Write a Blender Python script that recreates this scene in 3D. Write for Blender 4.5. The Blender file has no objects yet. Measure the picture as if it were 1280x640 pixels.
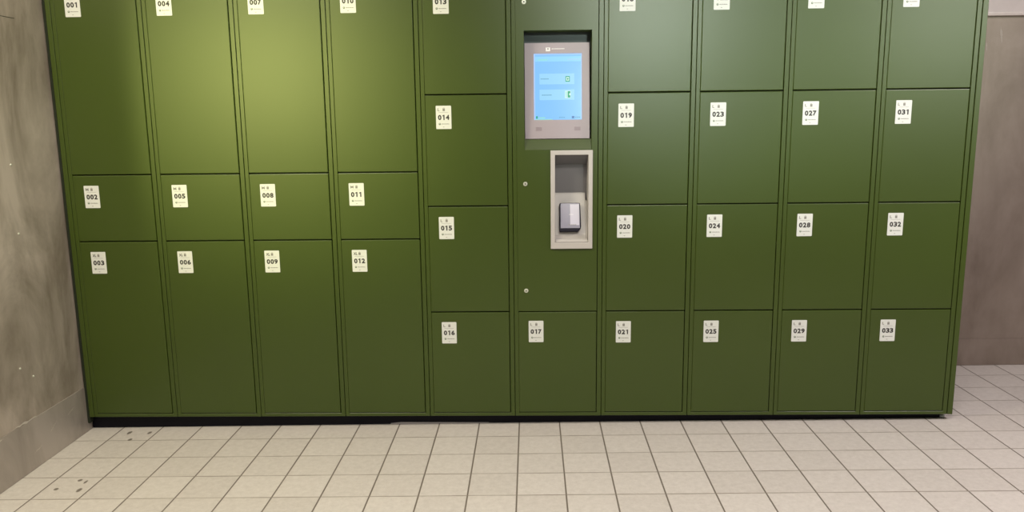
import bpy, bmesh, math, random
from mathutils import Vector, Matrix
random.seed(4)
S = bpy.context.scene
C = S.collection

# ------------------------------------------------------------------ camera
cam_d = bpy.data.cameras.new('camera'); cam = bpy.data.objects.new('camera', cam_d); C.objects.link(cam)
F_PX = 990.98
cam_d.sensor_fit = 'HORIZONTAL'; cam_d.sensor_width = 36.0; cam_d.lens = F_PX / 1280 * 36
cam_d.clip_start = 0.05; cam_d.clip_end = 60
pitch, yaw, roll = 0.17448, -0.02291, -0.0118
fw = Vector((math.sin(yaw) * math.cos(pitch), math.cos(yaw) * math.cos(pitch), -math.sin(pitch)))
rt = Vector((math.cos(yaw), -math.sin(yaw), 0)); up = rt.cross(fw)
r2 = math.cos(roll) * rt + math.sin(roll) * up
u2 = -math.sin(roll) * rt + math.cos(roll) * up
cam.matrix_world = Matrix(((r2.x, u2.x, -fw.x, 2.1256), (r2.y, u2.y, -fw.y, -3.6201), (r2.z, u2.z, -fw.z, 1.4888), (0, 0, 0, 1)))
S.camera = cam

# ------------------------------------------------------------------ light
S.view_settings.view_transform = 'Standard'; S.view_settings.look = 'None'
S.view_settings.exposure = 0.0; S.view_settings.gamma = 1.0; S.view_settings.use_curve_mapping = False
W = bpy.data.worlds.new('world'); S.world = W; W.use_nodes = True
W.node_tree.nodes['Background'].inputs[0].default_value = (0.9, 0.92, 1.0, 1)
W.node_tree.nodes['Background'].inputs[1].default_value = 0.05
def area(name, loc, size, power, col, target=None, spread=180):
    d = bpy.data.lights.new(name, 'AREA'); d.shape = 'RECTANGLE'; d.size, d.size_y = size
    d.energy = power; d.color = col; d.spread = math.radians(spread)
    o = bpy.data.objects.new(name, d); C.objects.link(o); o.location = loc
    v = (Vector(target) - Vector(loc)) if target else Vector((0, 0, -1))
    o.rotation_euler = v.to_track_quat('-Z', 'Y').to_euler()
    return o
# ceiling fluorescents over the floor in front of the lockers
area('ceiling_lamp_warm', (0.65, -1.35, 2.72), (1.1, 0.35), 54, (1.0, 0.91, 0.71))
area('ceiling_lamp_mid', (2.7, -2.1, 2.72), (1.2, 0.35), 56, (1.0, 0.92, 0.85))
area('ceiling_lamp_right', (4.9, -1.25, 2.72), (1.2, 0.35), 62, (1.0, 0.89, 0.91))
area('added_strip_back', (2.2, -7.2, 2.74), (9.0, 0.3), 45, (1.0, 0.97, 0.93))  # unseen strip added to give the door tops a whitish reflection
# added spots, aimed and coned to make the bright lobes on the doors
def spot(name, loc, target, power, col, size, blend, radius):
    d = bpy.data.lights.new(name, 'SPOT'); d.energy = power; d.color = col
    d.spot_size = math.radians(size); d.spot_blend = blend; d.shadow_soft_size = radius
    o = bpy.data.objects.new(name, d); C.objects.link(o); o.location = loc
    o.rotation_euler = (Vector(target) - Vector(loc)).to_track_quat('-Z', 'Y').to_euler()
spot('added_spot_left', (-1.1, -6.5, 2.1), (0.95, 0, 1.55), 720, (0.97, 1.0, 0.32), 17, 0.8, 0.28)
spot('added_spot_mid', (3.6, -6.5, 2.7), (3.0, 0, 1.95), 850, (0.88, 1.0, 0.90), 19, 0.8, 0.25)
spot('added_spot_right', (7.3, -6.5, 2.7), (4.1, 0, 2.0), 600, (0.90, 1.0, 0.84), 22, 1.0, 0.25)

# ------------------------------------------------------------------ materials
def mat(name, col, rough=0.5, metal=0.0, emit=None, spec=0.5, coat=0.0):
    m = bpy.data.materials.new(name); m.use_nodes = True
    b = m.node_tree.nodes['Principled BSDF']
    b.inputs['Base Color'].default_value = (*col, 1); b.inputs['Roughness'].default_value = rough
    b.inputs['Metallic'].default_value = metal; b.inputs['Specular IOR Level'].default_value = spec
    b.inputs['Coat Weight'].default_value = coat
    if emit:
        b.inputs['Emission Color'].default_value = (*emit, 1); b.inputs['Emission Strength'].default_value = 1.0
    return m
def nodes(m): return m.node_tree.nodes, m.node_tree.links, m.node_tree.nodes['Principled BSDF']
def sr(r, g, b):
    f = lambda v: ((v / 255 + 0.055) / 1.055) ** 2.4 if v > 10 else v / 255 / 12.92
    return (f(r), f(g), f(b))

def paint(name, col, rough):
    m = mat(name, col, rough); N, L, b = nodes(m)
    tc = N.new('ShaderNodeTexCoord'); geo = N.new('ShaderNodeNewGeometry')
    n1 = N.new('ShaderNodeTexNoise'); n1.inputs['Scale'].default_value = 2.0; n1.inputs['Detail'].default_value = 3
    L.new(geo.outputs['Position'], n1.inputs['Vector'])
    mx = N.new('ShaderNodeMix'); mx.data_type = 'RGBA'
    mx.inputs[6].default_value = (col[0] * 0.93, col[1] * 0.93, col[2] * 0.93, 1); mx.inputs[7].default_value = (col[0] * 1.07, col[1] * 1.07, col[2] * 1.07, 1)
    L.new(n1.outputs['Fac'], mx.inputs[0]); L.new(mx.outputs[2], b.inputs['Base Color'])
    n2 = N.new('ShaderNodeTexNoise'); n2.inputs['Scale'].default_value = 700; L.new(geo.outputs['Position'], n2.inputs['Vector'])
    bp = N.new('ShaderNodeBump'); bp.inputs['Strength'].default_value = 0.08; bp.inputs['Distance'].default_value = 0.0005
    L.new(n2.outputs['Fac'], bp.inputs['Height']); L.new(bp.outputs['Normal'], b.inputs['Normal'])
    return m
GREEN = (0.045, 0.073, 0.007)
M = {}
M['green'] = paint('green_satin_paint', GREEN, 0.35)
M['green_in'] = paint('green_recess_paint', GREEN, 0.5)
M['gap'] = mat('gap_shade_and_black_parts', (0.009, 0.014, 0.004), 0.9)  # near-black: painted shade behind door gaps, also joint, pins and edge strip
M['black'] = mat('black_plinth', (0.004, 0.004, 0.009), 0.6, spec=0.2)
M['sticker'] = mat('sticker_white', (0.74, 0.77, 0.72), 0.5)
M['ink'] = mat('sticker_black_ink', (0.03, 0.028, 0.025), 0.6)
M['grey_ink'] = mat('sticker_grey_ink', (0.26, 0.26, 0.23), 0.6)
M['logo_ink'] = mat('sticker_logo_ink', (0.16, 0.22, 0.14), 0.6)
M['bezel'] = mat('terminal_grey_plastic', sr(166, 156, 162), 0.45)
M['white'] = mat('white_print', (0.85, 0.85, 0.85), 0.5)
M['smudge'] = mat('speaker_slots', sr(140, 126, 132), 0.6)
M['dark_plate'] = mat('recess_back_plate', (0.07, 0.095, 0.095), 0.5)
M['cream'] = mat('niche_cream_plastic', (0.53, 0.51, 0.48), 0.45)
M['niche_grey'] = mat('niche_upper_grey', (0.165, 0.16, 0.165), 0.5)  # darker grey than the cream housing
M['chrome'] = mat('chrome', (0.75, 0.78, 0.66), 0.3, 0.5)
M['reader_black'] = mat('reader_black_plastic', (0.008, 0.008, 0.016), 0.6, spec=0.2)
M['reader_face'] = mat('reader_glossy_display', (0.25, 0.25, 0.32), 0.2, 0.0, coat=0.3)
M['reader_reflection'] = mat('reader_face_reflection', (0.56, 0.56, 0.66), 0.2, 0.0, coat=0.3)  # lighter copy of the face colour, paints a bright reflection
M['wallpaint'] = mat('plain_wall_paint', (0.45, 0.43, 0.40), 0.8)
M['ceilpaint'] = mat('ceiling_paint', (0.7, 0.69, 0.66), 0.9)
M['debris'] = mat('pale_grit', (0.35, 0.33, 0.33), 0.8)
def em(name, rgb):
    m = mat(name, (0.01, 0.01, 0.01), 0.2, emit=sr(*rgb)); return m
M['scr'] = em('screen_blue', (132, 196, 255)); M['scr_edge'] = em('screen_edge_glow', (170, 205, 255))
M['scr_head'] = em('screen_header', (146, 214, 250)); M['scr_card'] = em('screen_button_card', (154, 214, 253))
M['scr_green'] = em('screen_green', (30, 165, 120)); M['scr_white'] = em('screen_white', (215, 245, 240))
M['scr_text'] = em('screen_grey_text', (105, 165, 195)); M['scr_mint'] = em('screen_mint', (150, 225, 215)); M['scr_dark'] = em('screen_dark_text', (70, 120, 175))

def steel(name, c1, c2, rough, seed=0.0, metal=0.45):
    m = mat(name, c1, rough, metal); N, L, b = nodes(m)
    geo = N.new('ShaderNodeNewGeometry')
    mp = N.new('ShaderNodeMapping'); mp.inputs['Location'].default_value = (seed, seed * 2, seed * 3); mp.inputs['Scale'].default_value = (1, 1, 0.45)
    L.new(geo.outputs['Position'], mp.inputs['Vector'])
    n1 = N.new('ShaderNodeTexNoise'); n1.inputs['Scale'].default_value = 3.4; n1.inputs['Detail'].default_value = 7; n1.inputs['Roughness'].default_value = 0.62; n1.inputs['Distortion'].default_value = 0.6
    L.new(mp.outputs['Vector'], n1.inputs['Vector'])
    mp2 = N.new('ShaderNodeMapping'); mp2.inputs['Scale'].default_value = (9, 9, 0.6); L.new(geo.outputs['Position'], mp2.inputs['Vector'])
    n2 = N.new('ShaderNodeTexNoise'); n2.inputs['Scale'].default_value = 2; n2.inputs['Detail'].default_value = 4; L.new(mp2.outputs['Vector'], n2.inputs['Vector'])
    add = N.new('ShaderNodeMath'); add.operation = 'MULTIPLY_ADD'; add.inputs[1].default_value = 0.13; L.new(n2.outputs['Fac'], add.inputs[0]); L.new(n1.outputs['Fac'], add.inputs[2])
    rp = N.new('ShaderNodeValToRGB'); rp.color_ramp.elements[0].position = 0.40; rp.color_ramp.elements[1].position = 0.70
    rp.color_ramp.elements[0].color = (*c2, 1); rp.color_ramp.elements[1].color = (*c1, 1)
    L.new(add.outputs[0], rp.inputs['Fac']); L.new(rp.outputs['Color'], b.inputs['Base Color'])
    mr = N.new('ShaderNodeMapRange'); mr.inputs['To Min'].default_value = rough - 0.08; mr.inputs['To Max'].default_value = rough + 0.12
    L.new(n1.outputs['Fac'], mr.inputs['Value']); L.new(mr.outputs['Result'], b.inputs['Roughness'])
    bp = N.new('ShaderNodeBump'); bp.inputs['Strength'].default_value = 0.12; bp.inputs['Distance'].default_value = 0.01
    L.new(n1.outputs['Fac'], bp.inputs['Height']); L.new(bp.outputs['Normal'], b.inputs['Normal'])
    return m
M['steel_l'] = steel('worn_brushed_steel', (0.68, 0.60, 0.52), (0.32, 0.27, 0.215), 0.42)
M['steel_r'] = steel('brown_brushed_steel', (0.35, 0.29, 0.245), (0.23, 0.185, 0.15), 0.42, 3.7)
M['steel_base'] = steel('steel_baseboard', (0.52, 0.47, 0.42), (0.34, 0.30, 0.26), 0.42, 7.1)
M['steel_trim'] = steel('steel_trim_with_sheen', (0.90, 0.82, 0.78), (0.75, 0.68, 0.64), 0.35, 1.3, 0.1)  # very pale colour holds the light caught by the slanted face
M['scuff'] = mat('pale_scuff', (0.62, 0.58, 0.50), 0.6, 0.2)

M['streak_r'] = mat('pale_wall_streaks', (0.42, 0.37, 0.32), 0.5, 0.2)
TILE = 0.19466
def floor_material():
    m = mat('ceramic_floor_tiles', (0.6, 0.56, 0.5), 0.45); N, L, b = nodes(m)
    uv = N.new('ShaderNodeUVMap'); sep = N.new('ShaderNodeSeparateXYZ'); L.new(uv.outputs['UV'], sep.inputs[0])
    def math_(op, a, bb=None, c=None):
        n = N.new('ShaderNodeMath'); n.operation = op
        for i, v in enumerate((a, bb, c)):
            if v is None: continue
            if isinstance(v, (int, float)): n.inputs[i].default_value = v
            else: L.new(v, n.inputs[i])
        return n.outputs[0]
    def dist(x):   # distance to the nearest joint, in tiles
        f = math_('FRACT', math_('ADD', x, 0.5)); return math_('ABSOLUTE', math_('SUBTRACT', f, 0.5))
    X, Y = sep.outputs[0], sep.outputs[1]
    dx, dy = dist(X), dist(Y)
    def line(d, w):
        mr = N.new('ShaderNodeMapRange'); mr.inputs['From Min'].default_value = w * 0.55; mr.inputs['From Max'].default_value = w; mr.inputs['To Min'].default_value = 1; mr.inputs['To Max'].default_value = 0
        L.new(d, mr.inputs['Value']); return mr.outputs['Result']
    lx, ly = line(dx, 0.020), line(dy, 0.021)
    # per tile tone
    cell = N.new('ShaderNodeCombineXYZ'); L.new(math_('FLOOR', X), cell.inputs[0]); L.new(math_('FLOOR', Y), cell.inputs[1])
    wn = N.new('ShaderNodeTexWhiteNoise'); wn.noise_dimensions = '2D'; L.new(cell.outputs[0], wn.inputs['Vector'])
    ns = N.new('ShaderNodeTexNoise'); ns.inputs['Scale'].default_value = 7; ns.inputs['Detail'].default_value = 8; ns.inputs['Roughness'].default_value = 0.85; L.new(uv.outputs['UV'], ns.inputs['Vector'])
    nb = N.new('ShaderNodeTexNoise'); nb.inputs['Scale'].default_value = 0.5; nb.inputs['Detail'].default_value = 2; L.new(uv.outputs['UV'], nb.inputs['Vector'])
    k = math_('ADD', math_('MULTIPLY', wn.outputs['Value'], 0.10), math_('MULTIPLY', ns.outputs['Fac'], 0.90))
    rp = N.new('ShaderNodeValToRGB'); e = rp.color_ramp.elements
    e[0].position = 0.3; e[0].color = (0.50, 0.465, 0.42, 1); e[1].position = 0.7; e[1].color = (0.675, 0.64, 0.59, 1)
    L.new(k, rp.inputs['Fac'])
    mx = N.new('ShaderNodeMix'); mx.data_type = 'RGBA'; mx.inputs[7].default_value = (0.16, 0.135, 0.11, 1)
    L.new(rp.outputs['Color'], mx.inputs[6]); L.new(lx, mx.inputs[0])
    # the cross joints are partly filled with pale grout
    my = N.new('ShaderNodeMix'); my.data_type = 'RGBA'; my.inputs[7].default_value = (0.25, 0.215, 0.175, 1)
    nj = N.new('ShaderNodeTexNoise'); nj.inputs['Scale'].default_value = 1.1; L.new(uv.outputs['UV'], nj.inputs['Vector'])
    jr = N.new('ShaderNodeMapRange'); jr.inputs['From Min'].default_value = 0.4; jr.inputs['From Max'].default_value = 0.6; jr.inputs['To Min'].default_value = 0.55; jr.inputs['To Max'].default_value = 0.9; L.new(nj.outputs['Fac'], jr.inputs['Value'])
    L.new(mx.outputs[2], my.inputs[6]); L.new(math_('MULTIPLY', ly, jr.outputs['Result']), my.inputs[0])
    last = my.outputs[2]
    # plugged drill holes in two tiles at the left
    for (hx, hy, rx, ry) in ((0.313, -0.521, 0.052, 0.10), (0.823, -0.535, 0.052, 0.09), (0.538, -0.947, 0.05, 0.07),
                             (0.265, -3.545, 0.05, 0.055), (0.788, -3.592, 0.05, 0.09), (0.549, -3.141, 0.05, 0.06), (0.72, -3.22, 0.03, 0.08)):
        a = math_('DIVIDE', math_('SUBTRACT', X, hx), rx); c = math_('DIVIDE', math_('SUBTRACT', Y, hy), ry)
        d = math_('ADD', math_('MULTIPLY', a, a), math_('MULTIPLY', c, c))
        d = math_('ADD', d, math_('MULTIPLY', math_('SUBTRACT', ns.outputs['Fac'], 0.5), 2.5))
        mr = N.new('ShaderNodeMapRange'); mr.inputs['From Min'].default_value = 0.6; mr.inputs['From Max'].default_value = 1.3; mr.inputs['To Min'].default_value = 0.85; mr.inputs['To Max'].default_value = 0; L.new(d, mr.inputs['Value'])
        q = N.new('ShaderNodeMix'); q.data_type = 'RGBA'; q.inputs[7].default_value = (0.10, 0.08, 0.055, 1)
        L.new(last, q.inputs[6]); L.new(mr.outputs['Result'], q.inputs[0]); last = q.outputs[2]
    L.new(last, b.inputs['Base Color'])
    hgt = math_('SUBTRACT', math_('MULTIPLY', ns.outputs['Fac'], 0.15), math_('MAXIMUM', lx, ly))
    bp = N.new('ShaderNodeBump'); bp.inputs['Strength'].default_value = 0.35; bp.inputs['Distance'].default_value = 0.002
    L.new(hgt, bp.inputs['Height']); L.new(bp.outputs['Normal'], b.inputs['Normal'])
    return m
M['floor'] = floor_material()

# ------------------------------------------------------------------ mesh helpers
class MB:
    def __init__(s): s.v = []; s.f = []; s.m = []; s.mats = []
    def mi(s, name):
        if name not in s.mats: s.mats.append(name)
        return s.mats.index(name)
    def poly(s, pts, m):
        n = len(s.v); s.v += [tuple(p) for p in pts]; s.f.append(tuple(range(n, n + len(pts)))); s.m.append(s.mi(m))
    def box(s, x0, x1, y0, y1, z0, z1, m):
        n = len(s.v); s.v += [(x, y, z) for x in (x0, x1) for y in (y0, y1) for z in (z0, z1)]
        for f in ((0, 1, 3, 2), (4, 6, 7, 5), (0, 4, 5, 1), (2, 3, 7, 6), (0, 2, 6, 4), (1, 5, 7, 3)):
            s.f.append(tuple(n + i for i in f)); s.m.append(s.mi(m))
    def prism_x(s, prof, x0, x1, m):           # closed profile in (y, z), extruded along x
        k = len(prof); n = len(s.v)
        s.v += [(x0, y, z) for y, z in prof] + [(x1, y, z) for y, z in prof]
        mi = s.mi(m)
        for i in range(k):
            j = (i + 1) % k; s.f.append((n + i, n + j, n + k + j, n + k + i)); s.m.append(mi)
        s.f.append(tuple(n + i for i in reversed(range(k)))); s.m.append(mi)
        s.f.append(tuple(n + k + i for i in range(k))); s.m.append(mi)
    def prism_y(s, prof, y0, y1, m):           # closed profile in (x, z), extruded along y
        k = len(prof); n = len(s.v)
        s.v += [(x, y0, z) for x, z in prof] + [(x, y1, z) for x, z in prof]
        mi = s.mi(m)
        for i in range(k):
            j = (i + 1) % k; s.f.append((n + j, n + i, n + k + i, n + k + j)); s.m.append(mi)
        s.f.append(tuple(n + i for i in range(k))); s.m.append(mi)
        s.f.append(tuple(n + k + i for i in reversed(range(k)))); s.m.append(mi)
    def disc(s, cx, cz, r, y0, y1, m, seg=20, a0=0.0):
        s.prism_y([(cx + r * math.cos(a0 + 2 * math.pi * i / seg), cz + r * math.sin(a0 + 2 * math.pi * i / seg)) for i in range(seg)], y0, y1, m)
    def plate(s, x0, x1, z0, z1, holes, y0, y1, m):   # slab with rectangular holes, properly closed
        xs = sorted({x0, x1, *[h[0] for h in holes], *[h[1] for h in holes]}); zs = sorted({z0, z1, *[h[2] for h in holes], *[h[3] for h in holes]})
        def solid(i, j):
            if i < 0 or j < 0 or i >= len(xs) - 1 or j >= len(zs) - 1: return False
            cx, cz = (xs[i] + xs[i + 1]) / 2, (zs[j] + zs[j + 1]) / 2
            return not any(h[0] < cx < h[1] and h[2] < cz < h[3] for h in holes)
        idx = {}
        def V(i, j, k):
            if (i, j, k) not in idx: idx[(i, j, k)] = len(s.v); s.v.append((xs[i], (y0, y1)[k], zs[j]))
            return idx[(i, j, k)]
        mi = s.mi(m)
        def F(*a): s.f.append(a); s.m.append(mi)
        for i in range(len(xs) - 1):
            for j in range(len(zs) - 1):
                if not solid(i, j): continue
                F(V(i, j, 0), V(i + 1, j, 0), V(i + 1, j + 1, 0), V(i, j + 1, 0))
                F(V(i, j, 1), V(i, j + 1, 1), V(i + 1, j + 1, 1), V(i + 1, j, 1))
                if not solid(i - 1, j): F(V(i, j, 0), V(i, j + 1, 0), V(i, j + 1, 1), V(i, j, 1))
                if not solid(i + 1, j): F(V(i + 1, j, 0), V(i + 1, j, 1), V(i + 1, j + 1, 1), V(i + 1, j + 1, 0))
                if not solid(i, j - 1): F(V(i, j, 0), V(i, j, 1), V(i + 1, j, 1), V(i + 1, j, 0))
                if not solid(i, j + 1): F(V(i, j + 1, 0), V(i + 1, j + 1, 0), V(i + 1, j + 1, 1), V(i, j + 1, 1))
    def text(s, txt, cx, cz, height, y, m, bold=0.0, width=None):
        """real lettering, turned into faces standing in the xz plane and facing -y"""
        key = (txt, bold)
        if key not in TXT:
            cu = bpy.data.curves.new('lettering', 'FONT'); cu.body = txt; cu.size = 1; cu.offset = bold; cu.resolution_u = 3
            ob = bpy.data.objects.new('lettering', cu); C.objects.link(ob)
            bpy.context.view_layer.update()
            dg = bpy.context.evaluated_depsgraph_get()
            me = bpy.data.meshes.new_from_object(ob.evaluated_get(dg))
            TXT[key] = ([tuple(v.co) for v in me.vertices], [tuple(p.vertices) for p in me.polygons])
            bpy.data.objects.remove(ob); bpy.data.meshes.remove(me)
        vs, fs = TXT[key]
        x0 = min(v[0] for v in vs); x1 = max(v[0] for v in vs); z0 = min(v[1] for v in vs); z1 = max(v[1] for v in vs)
        sz = height / (z1 - z0); sx = (width / (x1 - x0)) if width else sz
        n = len(s.v); mi = s.mi(m)
        s.v += [(cx + (v[0] - (x0 + x1) / 2) * sx, y, cz + (v[1] - (z0 + z1) / 2) * sz) for v in vs]
        for f in fs: s.f.append(tuple(n + i for i in f)); s.m.append(mi)
    def build(s, name, parent=None, bevel=0.0, seg=2, origin=None, smooth=False):
        o3 = Vector(origin or (0, 0, 0))
        me = bpy.data.meshes.new(name); me.from_pydata([tuple(Vector(v) - o3) for v in s.v], [], s.f)
        for mn in s.mats: me.materials.append(M[mn])
        for p, mi in zip(me.polygons, s.m): p.material_index = mi; p.use_smooth = smooth
        me.validate(); me.update()
        o = bpy.data.objects.new(name, me); C.objects.link(o)
        if parent:
            o.parent = parent; o.location = o3 - Vector(WLOC[parent.name])
        else: o.location = o3
        WLOC[o.name] = tuple(o3)
        if bevel:
            b = o.modifiers.new('bevel', 'BEVEL'); b.width = bevel; b.segments = seg; b.limit_method = 'ANGLE'; b.angle_limit = math.radians(40)
        return o
TXT = {}; WLOC = {}
def thing(name, label, cat, loc, group=None):
    o = bpy.data.objects.new(name, None); C.objects.link(o); o.location = loc; WLOC[o.name] = tuple(loc)
    o.empty_display_size = 0.1; o['label'] = label; o['category'] = cat; o['kind'] = 'thing'
    if group: o['group'] = group
    return o
def tag(o, label, cat, group=None):
    o['label'] = label; o['category'] = cat; o['kind'] = 'thing'
    if group: o['group'] = group
    return o
def struct(o): o['kind'] = 'structure'; return o

# ------------------------------------------------------------------ setting
SX = 0.00965                       # the floor falls slightly towards the left wall
FZ = lambda x: SX * x
WX, BY = -0.037, 0.825             # left wall face, back wall face
LX, RX, FY, CZ = -4.2, 9.0, -8.0, 2.8
ox, oy, phi = 0.12163, 0.07135, -0.00213
mb = MB()
pts = [(LX, FY), (RX, FY), (RX, BY + 0.1), (LX, BY + 0.1)]
top = [(x, y, FZ(x)) for x, y in pts]; low = [(x, y, FZ(x) - 0.12) for x, y in pts]
mb.poly(top, 'floor')
for i in range(4):
    j = (i + 1) % 4; mb.poly([top[j], top[i], low[i], low[j]], 'floor')
mb.poly(low[::-1], 'floor')
fl = struct(mb.build('floor'))
uvl = fl.data.uv_layers.new(name='UVMap')
for lp in fl.data.loops:
    co = fl.data.vertices[lp.vertex_index].co; dx, dy = co.x - ox, co.y - oy
    uvl.data[lp.index].uv = ((dx * math.cos(phi) + dy * math.sin(phi)) / TILE, (-dx * math.sin(phi) + dy * math.cos(phi)) / TILE)

def wall(name, x0, x1, y0, y1, m, z1=CZ):
    b = MB(); n = 0
    b.v = [(x, y, z) for x in (x0, x1) for y in (y0, y1) for z in (FZ(x), z1)]
    for f in ((0, 1, 3, 2), (4, 6, 7, 5), (0, 4, 5, 1), (2, 3, 7, 6), (0, 2, 6, 4), (1, 5, 7, 3)): b.f.append(f); b.m.append(b.mi(m))
    return struct(b.build(name))
LEND = -1.6                        # the left wall ends here and the hall widens
wl = wall('wall_left', WX - 0.15, WX, LEND, BY, 'steel_l')
wb = wall('wall_back', WX - 0.15, RX, BY, BY + 0.15, 'steel_r')
wall('wall_side_return', LX, WX - 0.15, LEND, LEND + 0.15, 'wallpaint')
wall('wall_far_left', LX - 0.15, LX, FY, LEND + 0.15, 'wallpaint')
wall('wall_right', RX, RX + 0.15, FY, BY, 'wallpaint')
wall('wall_front', LX, RX, FY - 0.15, FY, 'wallpaint')
b = MB(); b.box(LX - 0.15, RX + 0.15, FY - 0.15, BY + 0.15, CZ, CZ + 0.12, 'ceilpaint'); struct(b.build('ceiling'))

# steel baseboards: a separate sheet a few millimetres proud, the joint above it
def slope_box(b, x0, x1, y0, y1, z1, m):
    n = len(b.v); b.v += [(x, y, z) for x in (x0, x1) for y in (y0, y1) for z in (FZ(x) + 0.001, z1)]
    for f in ((0, 1, 3, 2), (4, 6, 7, 5), (0, 4, 5, 1), (2, 3, 7, 6), (0, 2, 6, 4), (1, 5, 7, 3)): b.f.append(tuple(n + i for i in f)); b.m.append(b.mi(m))
slope_box(b, WX, WX + 0.004, LEND, 0.03, 0.222, 'steel_base'); struct(b.build('baseboard_left', bevel=0.0015))
b = MB(); slope_box(b, 4.14, RX, BY - 0.005, BY, 0.203, 'steel_r'); struct(b.build('baseboard_back', bevel=0.0015))
b = MB(); b.prism_x([(BY, 1.985), (BY, 2.075), (BY - 0.006, 2.07), (BY - 0.035, 2.0), (BY - 0.03, 1.985)], 4.14, RX, 'steel_trim'); struct(b.build('trim_1', bevel=0.002))
# dome screws and scuffs on the left steel sheet
for (y, z) in ((-0.341, 1.314), (-0.343, 1.024), (-0.44, 0.46), (-0.36, 0.40)):
    b = MB(); r = 0.005
    rings = []
    for k in range(4):
        a = k / 4 * math.pi / 2; rings.append([(WX + 0.004 * math.sin(a), y + r * math.cos(a) * math.cos(t * math.pi / 6), z + r * math.cos(a) * math.sin(t * math.pi / 6)) for t in range(12)])
    for k in range(3):
        for t in range(12): b.poly([rings[k][t], rings[k][(t + 1) % 12], rings[k + 1][(t + 1) % 12], rings[k + 1][t]], 'chrome')
    b.poly(rings[3], 'chrome'); sc = b.build('screw', parent=None, smooth=True); sc.parent = wl
b = MB(); b.box(WX, WX + 0.0012, -0.9, -0.205, 1.9185, 1.9200, 'gap'); j = b.build('sheet_joint'); j.parent = wl
b = MB()
def smear(y0, z0, y1, z1, w, x):
    n = 14; up_, lo_ = [], []
    for k in range(n + 1):
        t = k / n; y = y0 + (y1 - y0) * t; z = z0 + (z1 - z0) * t + random.uniform(-1, 1) * w * 0.25
        h = w * (0.25 + 0.75 * random.random()) * math.sin(math.pi * min(max(t, 0.04), 0.96))
        up_.append((x, y, z + h * 0.5)); lo_.append((x, y, z - h * 0.5))
    for k in range(n): b.poly([lo_[k], lo_[k + 1], up_[k + 1], up_[k]], 'scuff')
xs = WX + 0.0046
smear(-0.35, 0.224, -0.55, 0.226, 0.012, xs); smear(-0.03, 0.222, -0.22, 0.223, 0.005, xs); smear(-0.60, 0.214, -0.66, 0.212, 0.012, xs)
smear(-0.24, 0.15, -0.30, 0.115, 0.009, xs); smear(-0.36, 0.085, -0.42, 0.07, 0.006, xs); smear(-0.10, 0.16, -0.16, 0.14, 0.006, xs)
sm = b.build('scuffs_and_streaks'); sm.parent = wl
b = MB()  # pale upright streaks on the back wall
for (xa_, za_, xb_, zb_, w_) in ((4.655, 1.93, 4.668, 1.845, 0.022), (4.585, 1.86, 4.592, 1.80, 0.010)):
    n = 12; hor = abs(xb_ - xa_) > abs(zb_ - za_); A, B = [], []
    for k in range(n + 1):
        t_ = k / n; h = w_ * (0.2 + 0.5 * random.random()) * math.sin(math.pi * min(max(t_, 0.05), 0.95)); px_ = xa_ + (xb_ - xa_) * t_; pz_ = za_ + (zb_ - za_) * t_
        A.append((px_ - (0 if hor else h / 2), BY - 0.0006, pz_ + (h / 2 if hor else 0))); B.append((px_ + (0 if hor else h / 2), BY - 0.0006, pz_ - (h / 2 if hor else 0)))
    for k in range(n): b.poly([A[k], A[k + 1], B[k + 1], B[k]], 'streak_r')
sm = b.build('scuffs_and_streaks'); sm.parent = wb

# ------------------------------------------------------------------ locker bank
CW = 0.41; ZB, ZT = 0.0705, 2.118; DB = 0.089      # column pitch, carcass bottom/top, lowest door edge
XA, XB = 0.0195, 0.3858                            # door leaf inside a column
DEPTH = 0.80
ZL = {'A': 1.2437, 'B': 0.9336, '1': 1.5875, '2': 1.0843, '3': 0.5847, 'T': 2.089}
GAP = 0.0026

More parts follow.
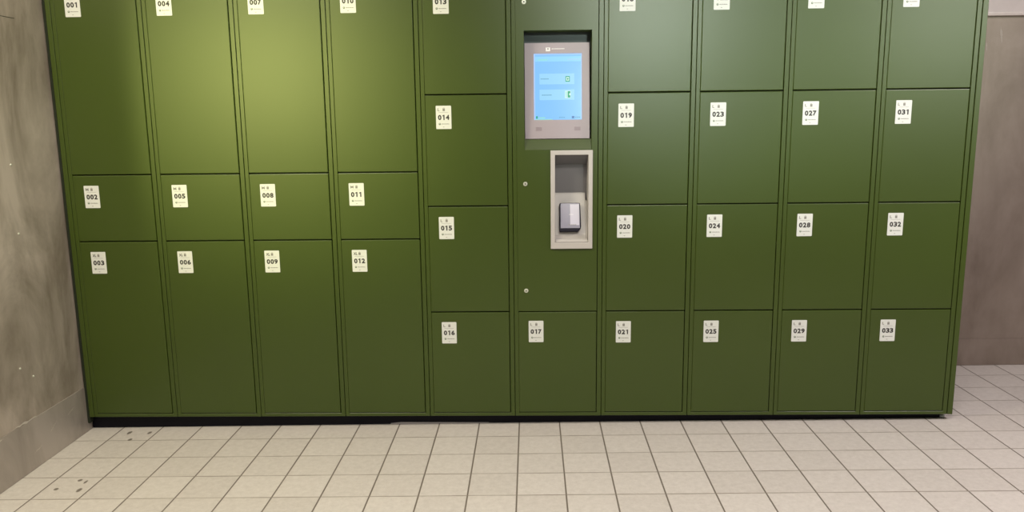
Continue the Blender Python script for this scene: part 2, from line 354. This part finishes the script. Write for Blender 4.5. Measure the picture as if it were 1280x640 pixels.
def sticker(parent, x, z, num, size, door_y=0.0):
    """x, z = top left corner of the label"""
    w, h = 0.0695, 0.1035; y = door_y - 0.0009
    b = MB(); r = 0.003
    prof = []
    for (cx, cz, a0) in ((x + w - r, z - r, 0), (x + r, z - r, 90), (x + r, z - h + r, 180), (x + w - r, z - h + r, 270)):
        for k in range(4): a = math.radians(a0 + 30 * k); prof.append((cx + r * math.cos(a), cz + r * math.sin(a)))
    b.prism_y(prof, y, door_y - 0.0001, 'sticker')
    yy = y - 0.0003
    lw = {'M': 0.014, 'L': 0.009, 'XL': 0.018}[size]
    b.text(size, x + 0.008 + lw / 2, z - 0.0175, 0.0125, yy, 'ink' if size == 'XL' else 'grey_ink', 0.03, lw)
    # little suitcase pictogram
    px = x + 0.036
    b.poly([(px - 0.0050, yy, z - 0.024), (px + 0.0050, yy, z - 0.024), (px + 0.0050, yy, z - 0.0125), (px - 0.0050, yy, z - 0.0125)], 'grey_ink')
    for (a0, a1, c0, c1) in ((-0.003, -0.002, 0.010, 0.014), (0.002, 0.003, 0.010, 0.014), (-0.003, 0.003, 0.009, 0.0102)):
        b.poly([(px + a0, yy, z - c1), (px + a1, yy, z - c1), (px + a1, yy, z - c0), (px + a0, yy, z - c0)], 'grey_ink')
    b.poly([(x + 0.012, yy, z - 0.0305), (x + 0.056, yy, z - 0.0305), (x + 0.056, yy, z - 0.0295), (x + 0.012, yy, z - 0.0295)], 'grey_ink')
    for k, ch in enumerate(num):                       # bold figures on an even pitch
        dx = x + w / 2 + (k - 1) * 0.0178; zc = z - 0.0520
        if ch == '1':
            prof = [(-0.0012, -0.0114), (0.0042, -0.0114), (0.0042, 0.0114), (-0.0004, 0.0114), (-0.0066, 0.0074), (-0.0046, 0.0042), (-0.0012, 0.0064)]
            b.poly([(dx + px_, yy, zc + pz_) for px_, pz_ in prof], 'ink')
        else: b.text(ch, dx, zc, 0.0228, yy, 'ink', 0.045, 0.0160)
    # operator mark and its small grey lettering
    b.disc(x + 0.0165, z - 0.081, 0.0048, yy, y, 'logo_ink', 10)
    b.disc(x + 0.0165, z - 0.0795, 0.0018, yy - 0.0002, yy, 'sticker', 8)
    gx = x + 0.024
    for k in range(9):
        gw = 0.0026 + 0.0008 * ((k * 7) % 3); hh = 0.0024 + 0.0010 * ((k * 5) % 2)
        b.poly([(gx, yy, z - 0.0825), (gx + gw, yy, z - 0.0825), (gx + gw, yy, z - 0.0825 + hh), (gx, yy, z - 0.0825 + hh)], 'grey_ink'); gx += gw + 0.0006
    b.poly([(x + 0.031, yy, z - 0.0955), (x + 0.037, yy, z - 0.0955), (x + 0.037, yy, z - 0.0935), (x + 0.031, yy, z - 0.0935)], 'grey_ink')
    o = b.build('number_sticker', parent, origin=(x + w / 2, door_y, z - h / 2))
    o['label'] = 'white sticker numbered ' + num
    return o

def carcass(root, x0, holes=()):
    b = MB(); s = 0.0013
    xa, xb = x0 + s, x0 + CW - s
    if holes:
        b.plate(xa, xb, ZB, ZT, [(x0 + h[0] - 0.004, x0 + h[1] + 0.004, h[2] - 0.004, h[3] + 0.004) for h in holes], 0.024, 0.20, 'green_in')
        b.box(xa, xb, 0.2001, DEPTH, ZB, ZT, 'green_in')
    else:
        b.box(xa, xb, 0.024, DEPTH, ZB, ZT, 'green_in')
    # front frame: stiles and top and bottom rails
    b.plate(xa, xb, ZB, ZT, [(x0 + XA - 0.0005, x0 + XB + 0.0033, DB - 0.003, ZL['T'] + 0.003)], 0.0008, 0.0239, 'green')
    o = b.build('carcass', root, bevel=0.0012, seg=1, origin=(x0, 0, ZB))
    # dark sheet that paints in the shade behind the door gaps
    b = MB(); b.plate(x0 + XA - 0.0004, x0 + XB + 0.004, DB - 0.002, ZL['T'] + 0.002, [(x0 + h[0] - 0.002, x0 + h[1] + 0.002, h[2] - 0.002, h[3] + 0.002) for h in holes], 0.0195, 0.0238, 'gap')
    b.build('gap_shade_sheet', root, origin=(x0, 0.02, DB))
    return o

def column(i, cuts, nums, sizes):
    x0 = i * CW
    root = thing('locker_cabinet', 'green locker column with doors %s to %s' % (nums[0], nums[-1]), 'locker', (x0, 0, ZB), 'green locker columns in the bank')
    carcass(root, x0)
    edges = [ZL['T']] + [ZL[c] for c in cuts] + [DB]
    for k, (num, sz) in enumerate(zip(nums, sizes)):
        zt = edges[k] - (GAP if k else 0); zb = edges[k + 1] + (GAP if k < len(nums) - 1 else 0)
        d = MB(); d.box(x0 + XA, x0 + XB, 0.0, 0.019, zb, zt, 'green')
        door = d.build('door', root, bevel=0.0028, seg=2, origin=(x0 + XB, 0, zb))
        sticker(door, x0 + 0.0672, edges[k] - 0.0485 + (0.0095 if sz == 'XL' and k == 0 else 0), num, sz)
        # latch pin showing at the lower corner of the hinge-side gap
        if k < len(nums) - 1:
            p = MB(); p.disc(x0 + XB + 0.0022, zb + 0.004, 0.0028, 0.004, 0.012, 'gap', 8); p.build('hinge_pin', door, origin=(x0 + XB + 0.002, 0.008, zb + 0.004))
    return root
desc = {}
for i, (n0) in enumerate((1, 4, 7, 10)):
    r = column(i, 'AB', ['%03d' % (n0 + k) for k in range(3)], ['XL', 'M', 'XL'])
    r['label'] = 'green locker column with one tall, one low and one tall door, numbered %03d to %03d' % (n0, n0 + 2)
for i, n0 in ((4, 13), (6, 18), (7, 22), (8, 26), (9, 30)):
    r = column(i, '123', ['%03d' % (n0 + k) for k in range(4)], ['L'] * 4)
    r['label'] = 'green locker column with four equal doors numbered %03d to %03d' % (n0, n0 + 3)

# --- column with the service door, screen recess and card reader niche
x0 = 5 * CW
REC = (0.056, 0.3575, 1.338, 1.8605); NI = (0.178, 0.358, 0.890, 1.3290)
root = thing('locker_cabinet', 'green locker column holding the touchscreen and card reader above door 017', 'locker', (x0, 0, ZB), 'green locker columns in the bank')
carcass(root, x0, (REC, NI))
d = MB(); d.box(x0 + XA, x0 + XB, 0, 0.019, DB, ZL['3'] - GAP, 'green')
door = d.build('door', root, bevel=0.0028, origin=(x0 + XB, 0, DB)); sticker(door, x0 + 0.0672, ZL['3'] - 0.0445, '017', 'L')
hol = [(x0 + h[0], x0 + h[1], h[2], h[3]) for h in (REC, NI)]
d = MB(); d.plate(x0 + XA, x0 + XB, ZL['3'] + GAP, ZL['T'], hol, 0, 0.019, 'green')
sdoor = d.build('service_door', root, bevel=0.0020, seg=2, origin=(x0 + XB, 0, ZL['3'] + GAP)); sdoor['label'] = 'tall service door with cut-outs and three locks'
for z in (1.982, 1.1838, 0.6857):
    b = MB(); b.disc(2.1075, z, 0.0100, -0.0025, 0.002, 'chrome', 24); b.disc(2.1075, z, 0.0078, -0.0055, -0.0024, 'chrome', 24)
    b.box(2.1067, 2.1083, -0.0060, -0.0052, z - 0.0035, z + 0.0035, 'ink')
    b.disc(2.1075, z, 0.0032, -0.0060, -0.0052, 'ink', 12)
    lk = b.build('lock', sdoor, bevel=0.0006, seg=1, origin=(2.1075, 0, z)); lk['label'] = 'small round chrome keyhole lock'
# recess lining: thin sheet with sloping sill
xa, xb, za, zb = x0 + REC[0], x0 + REC[1], REC[2], REC[3]
b = MB(); t = 0.003; RD = 0.098
b.box(xa - t, xa, 0.0193, RD, za, zb, 'green_in'); b.box(xb, xb + t, 0.0193, RD, za, zb, 'green_in'); b.box(xa, xb, 0.0193, RD, zb, zb + t, 'green_in')
b.box(xa, xb, RD - t, RD, za + 0.04, zb, 'dark_plate')
b.prism_x([(0.001, za + 0.0003), (0.0215, za + 0.046), (RD - t, za + 0.046), (RD - t, za + 0.0005)], xa + 0.0003, xb - 0.0003, 'green')
b.build('screen_recess', root, origin=(xa, 0, za))

# niche housing for the card reader
fx0, fx1, fz0, fz1 = 2.2222, 2.4135, 0.8835, 1.3345
ix0, ix1, iz0, iz1 = 2.2425, 2.3938, 0.9125, 1.3135
b = MB()
b.plate(fx0, fx1, fz0, fz1, [(ix0, ix1, iz0, iz1)], -0.010, 0.0195, 'cream')
hx0, hx1 = x0 + NI[0] + 0.001, x0 + NI[1] - 0.001
b.box(hx0, ix0, 0.0196, 0.16, iz0 - 0.012, iz1 + 0.012, 'cream'); b.box(ix1, hx1, 0.0196, 0.16, iz0 - 0.012, iz1 + 0.012, 'cream')
b.box(ix0, ix1, 0.0196, 0.16, iz1, iz1 + 0.010, 'cream'); b.box(ix0, ix1, 0.0196, 0.16, iz0 - 0.012, iz0 - 0.002, 'cream')
nh = b.build('niche_housing', root, bevel=0.0022, seg=2, origin=(fx0, 0, fz0)); nh['label'] = 'cream plastic frame around the card reader niche'
e = 0.0006
b = MB(); b.prism_x([(0.012, iz1 - e), (0.085, 1.266), (0.100, 1.266), (0.100, iz1 - e)], ix0 + e, ix1 - e, 'niche_grey')
b.prism_x([(0.085, 1.2655), (0.092, 1.100), (0.105, 1.100), (0.105, 1.2655)], ix0 + e, ix1 - e, 'niche_grey')
nb = b.build('niche_back', nh, origin=(ix0, 0.08, 1.2)); nb['label'] = 'grey upper lining of the niche'
# sloping lower block with a rounded upper right corner, and the sill lip
SL0, SL1 = (0.020, 0.945), (0.0845, 1.128)          # (y, z) of the slope's foot and head
b = MB(); b.prism_x([(0.0200, 0.9130), SL0, SL1, (0.0848, 1.134), (0.1050, 1.134), (0.1050, 0.9130)], ix0 + e, 2.3860, 'cream')
b.prism_x([(0.0200, 0.9130), SL0, (0.074, 1.098), (0.1050, 1.098), (0.1050, 0.9130)], 2.3862, ix1 - e, 'cream')
b.prism_x([(-0.004, 0.9130), (-0.004, 0.918), (0.006, 0.926), (0.0198, 0.926), (0.0198, 0.9130)], ix0 + e, ix1 - e, 'cream')
nk = b.build('reader_shelf', nh, bevel=0.004, seg=3, origin=(ix0, 0.02, 0.92)); nk['label'] = 'cream sloping block under the card reader'

# end panels and plinth
def end_panel(xa, xb, label):
    b = MB(); b.box(xa, xb, 0.0, DEPTH, ZB, ZT, 'green'); o = b.build('end_panel', None, bevel=0.0012, seg=1, origin=(xa, 0, ZB)); return tag(o, label, 'panel', 'end panels closing the bank')
pl_ = end_panel(-0.0225, -0.0008, 'narrow green side panel between the steel wall and the locker column starting with 001')
b = MB(); b.box(-0.0330, -0.0227, -0.001, 0.03, ZB - 0.03, ZT, 'gap'); sl = b.build('edge_strip', pl_, origin=(WX, 0, ZB)); sl['label'] = 'black strip against the steel wall'  # narrow black strip in the gap beside the wall
end_panel(10 * CW + 0.0020, 4.1255, 'green side panel closing the right end of the locker bank')
pr = thing('plinth', 'black recessed plinth running along the floor under the green lockers', 'plinth', (0, 0.04, 0))
b = MB(); xA, xB = -0.0345, 4.088
b.v = [(x, y, z) for x in (xA, xB) for y in (0.040, 0.058) for z in (FZ(x) + 0.0005, ZB - 0.0008)]
for f in ((0, 1, 3, 2), (4, 6, 7, 5), (0, 4, 5, 1), (2, 3, 7, 6), (0, 2, 6, 4), (1, 5, 7, 3)): b.f.append(f); b.m.append(b.mi('black'))
b.build('kickboard', pr, bevel=0.0008, seg=1, origin=(0, 0.04, 0))
b = MB(); b.v = [(x, y, z) for x in (xA, 4.05) for y in (0.72, 0.74) for z in (FZ(x) + 0.0005, ZB - 0.0008)]
for f in ((0, 1, 3, 2), (4, 6, 7, 5), (0, 4, 5, 1), (2, 3, 7, 6), (0, 2, 6, 4), (1, 5, 7, 3)): b.f.append(f); b.m.append(b.mi('black'))
b.build('rear_support', pr, origin=(0, 0.73, 0))
# levelling foot at the open right end
b = MB(); fxx, fyy = 4.105, 0.058; zf = FZ(fxx) + 0.0005
def cyl(b, cx, cy, r0, r1, z0, z1, m, seg=16):
    A = [(cx + r0 * math.cos(t * 2 * math.pi / seg), cy + r0 * math.sin(t * 2 * math.pi / seg), z0) for t in range(seg)]
    B = [(cx + r1 * math.cos(t * 2 * math.pi / seg), cy + r1 * math.sin(t * 2 * math.pi / seg), z1) for t in range(seg)]
    for t in range(seg): b.poly([A[t], A[(t + 1) % seg], B[(t + 1) % seg], B[t]], m)
    b.poly(A[::-1], m); b.poly(B, m)
cyl(b, fxx, fyy, 0.018, 0.014, zf + 0.0003, zf + 0.008, 'white'); cyl(b, fxx, fyy, 0.006, 0.006, zf + 0.008, ZB - 0.001, 'chrome')
ft = b.build('levelling_foot', pr, origin=(fxx, fyy, zf), smooth=False); ft['label'] = 'pale round levelling foot'
# pale strip of sheet showing at the foot of the kickboard
b = MB(); xs0, xs1 = 1.44, 1.92
b.v = [(xs0, 0.0375, FZ(xs0) + 0.001), (xs1, 0.0375, FZ(xs1) + 0.001), (xs1, 0.0375, FZ(xs1) + 0.004), (xs0 + 0.05, 0.0375, FZ(xs0) + 0.011), (xs0, 0.0375, FZ(xs0) + 0.006)]
b.v += [(v[0], 0.0399, v[2]) for v in b.v]
for f in ((0, 1, 2, 3, 4), (9, 8, 7, 6, 5), (0, 5, 6, 1), (1, 6, 7, 2), (2, 7, 8, 3), (3, 8, 9, 4), (4, 9, 5, 0)): b.f.append(f); b.m.append(b.mi('debris'))
sp = b.build('loose_strip', pr, origin=(xs0, 0.038, FZ(xs0))); sp['label'] = 'pale loose strip at the foot of the kickboard'

# ------------------------------------------------------------------ touchscreen terminal
tx, ty, tz = 2.2545, 0.0230, 1.3865
term = thing('touchscreen_terminal', 'grey touchscreen terminal with a lit blue display set into the green service door', 'touchscreen', (tx, ty, tz))
TILT = math.atan(0.034 / 0.43)
HW, HT = 0.1462, 0.4265
R = Matrix.Rotation(-TILT, 4, 'X')
def tbuild(b, name, parent, bevel=0.0, seg=2):
    me_o = b.build(name, None, bevel=bevel, seg=seg)
    me_o.parent = parent
    me_o.location = (0, 0, 0)
    return me_o
sx0, sx1, sz0, sz1 = 2.1491 - tx + 0.0005, 2.3627 - tx + 0.0035, 0.0845, 0.380
b = MB(); b.plate(-HW, HW, 0, HT, [(sx0, sx1, sz0, sz1)], 0, 0.012, 'bezel')
# operator mark: white square with a U cut in it, and its line of lettering
lx, lz = 0.5 * (sx0 + sx1) - 0.044, 0.397
yy = -0.0006
for (a, c, e0, f0) in ((-0.010, -0.003, -0.008, 0.009), (0.003, 0.010, -0.008, 0.009), (-0.0035, 0.0035, -0.008, -0.001), (-0.0035, 0.0035, 0.006, 0.009)):
    b.box(lx + a, lx + c, yy, 0.0002, lz + e0, lz + f0, 'white')
gx = lx + 0.016
for k in range(16):
    gw = 0.0024 + 0.0007 * ((k * 5) % 3); b.box(gx, gx + gw, yy, 0.0002, lz + 0.001, lz + 0.0042 + 0.001 * ((k * 3) % 2), 'white'); gx += gw + 0.0006
for cx in (sx0 + 0.021, sx1 - 0.021):
    for k in range(5): b.box(cx - 0.014, cx + 0.014, yy, 0.0002, 0.036 + k * 0.0034, 0.0376 + k * 0.0034, 'smudge')
bez = tbuild(b, 'bezel', term, 0.0012, 1); bez.rotation_euler = (-TILT, 0, 0)
b = MB(); b.box(sx0 - 0.004, sx1 + 0.004, 0.006, 0.010, sz0 - 0.004, sz1 + 0.004, 'scr')
SW, SH = sx1 - sx0, sz1 - sz0
PX = lambda p: sx0 + (p - 667.0) / (727.0 - 667.0) * SW      # position across the display
PZ = lambda p: sz0 + (149.5 - p) / (149.5 - 65.8) * SH
def quad(x0_, x1_, y0_, y1_, m, lay=1):
    yv = 0.006 - 0.0004 * lay
    b.poly([(PX(x0_), yv, PZ(y1_)), (PX(x1_), yv, PZ(y1_)), (PX(x1_), yv, PZ(y0_)), (PX(x0_), yv, PZ(y0_))], m)
quad(667, 668.6, 65.8, 149.5, 'scr_edge'); quad(726.0, 727, 65.8, 149.5, 'scr_edge'); quad(667, 727, 65.8, 67.2, 'scr_edge')
quad(668.6, 726, 69.5, 75.8, 'scr_head'); quad(672.5, 684, 73.0, 74.2, 'scr_mint', 2); quad(709, 726, 72.8, 73.6, 'scr_edge', 2)
for (yt, yb) in ((91, 104.5), (111, 124.3)):
    quad(674, 717.6, yt, yb, 'scr_card')
for k in range(5): quad(675.5 + k * 2.1, 677.1 + k * 2.1, 97.0, 98.2, 'scr_text', 2)
for k in range(6): quad(677 + k * 2.1, 678.6 + k * 2.1, 117.4, 118.6, 'scr_text', 2)
quad(706.6, 712.0, 94.4, 101.4, 'scr_green', 2); quad(707.6, 711.0, 95.6, 100.2, 'scr_white', 3); quad(708.9, 709.9, 96.4, 99.6, 'scr_green', 4); quad(708.2, 710.6, 97.2, 98.0, 'scr_green', 4)
quad(706.0, 713.0, 112.8, 122.0, 'scr_white', 2); quad(709.2, 712.6, 113.4, 121.4, 'scr_green', 3); quad(711.2, 712.8, 116.0, 118.6, 'scr_white', 4); quad(707.0, 708.2, 113.6, 121.2, 'scr_mint', 3)
quad(669.5, 671.5, 144.6, 147.8, 'scr_green', 2); quad(672.4, 681.0, 146.0, 147.4, 'scr_mint', 2); quad(668.6, 690, 148.4, 149.5, 'scr_mint', 1)
for k in range(4): quad(698.5 + k * 1.9, 699.9 + k * 1.9, 145.8, 147.0, 'scr_text', 2)
quad(714.3, 717.6, 144.8, 147.8, 'scr_dark', 2)
for k in range(3): quad(718.6 + k * 2.2, 720.2 + k * 2.2, 145.6, 147.2, 'scr_text', 2)
scr = tbuild(b, 'screen', term); scr.rotation_euler = (-TILT, 0, 0); scr['label'] = 'lit blue display with two button cards'
b = MB(); b.box(-0.12, 0.12, 0.0125, 0.019, 0.03, 0.38, 'dark_plate'); bk = tbuild(b, 'rear_housing', term); bk.rotation_euler = (-TILT, 0, 0)

# ------------------------------------------------------------------ card reader on the sloping block
ang = math.atan2(SL1[0] - SL0[0], SL1[1] - SL0[1])           # lean of the slope
rx = 2.3128
f = 0.055                                                     # start of the reader along the slope
ry, rz = SL0[0] + (SL1[0] - SL0[0]) * f, SL0[1] + (SL1[1] - SL0[1]) * f
n_out = Vector((0, -math.cos(ang), math.sin(ang)))
base = Vector((rx, ry, rz)) + n_out * 0.0012
rd = thing('card_reader', 'small grey and black contactless card reader standing in the cream niche', 'card reader', base)
HWr, Lr, Tr = 0.0505, 0.135, 0.024
b = MB()
# body outline, tapered lower end with clipped corners
prof = [(-HWr + 0.003, 0), (HWr - 0.014, 0), (HWr - 0.002, 0.016), (HWr, 0.024), (HWr - 0.003, Lr - 0.004), (HWr - 0.007, Lr), (-HWr + 0.007, Lr), (-HWr + 0.002, Lr - 0.004), (-HWr, 0.010)]
b.prism_y(prof, -Tr, 0, 'reader_black')
body = tbuild(b, 'body', rd, 0.003, 3); body.rotation_euler = (-ang, 0, 0)
b = MB(); f0 = 0.015
prof = [(-HWr + 0.006, f0), (HWr - 0.006, f0), (HWr - 0.007, Lr - 0.006), (HWr - 0.011, Lr - 0.003), (-HWr + 0.010, Lr - 0.003), (-HWr + 0.007, Lr - 0.006)]
b.prism_y(prof, -Tr - 0.0022, -Tr + 0.0005, 'reader_face')
b.box(0.000, HWr - 0.009, -Tr - 0.0027, -Tr - 0.0021, f0 + 0.014, Lr - 0.008, 'reader_reflection')  # reflection painted over the right half of the face
for k in range(5): b.box(-0.004 + k * 0.004, -0.0015 + k * 0.004, -Tr - 0.0029, -Tr - 0.0021, 0.078, 0.0805, 'white')
for k in range(6): b.box(-0.010 + k * 0.0065, -0.0055 + k * 0.0065, -Tr - 0.0029, -Tr - 0.0021, 0.029, 0.0325, 'grey_ink')
fc = tbuild(b, 'display', rd, 0.0008, 1); fc.rotation_euler = (-ang, 0, 0); fc['label'] = 'glossy silver grey front display'
bpy.context.view_layer.update()
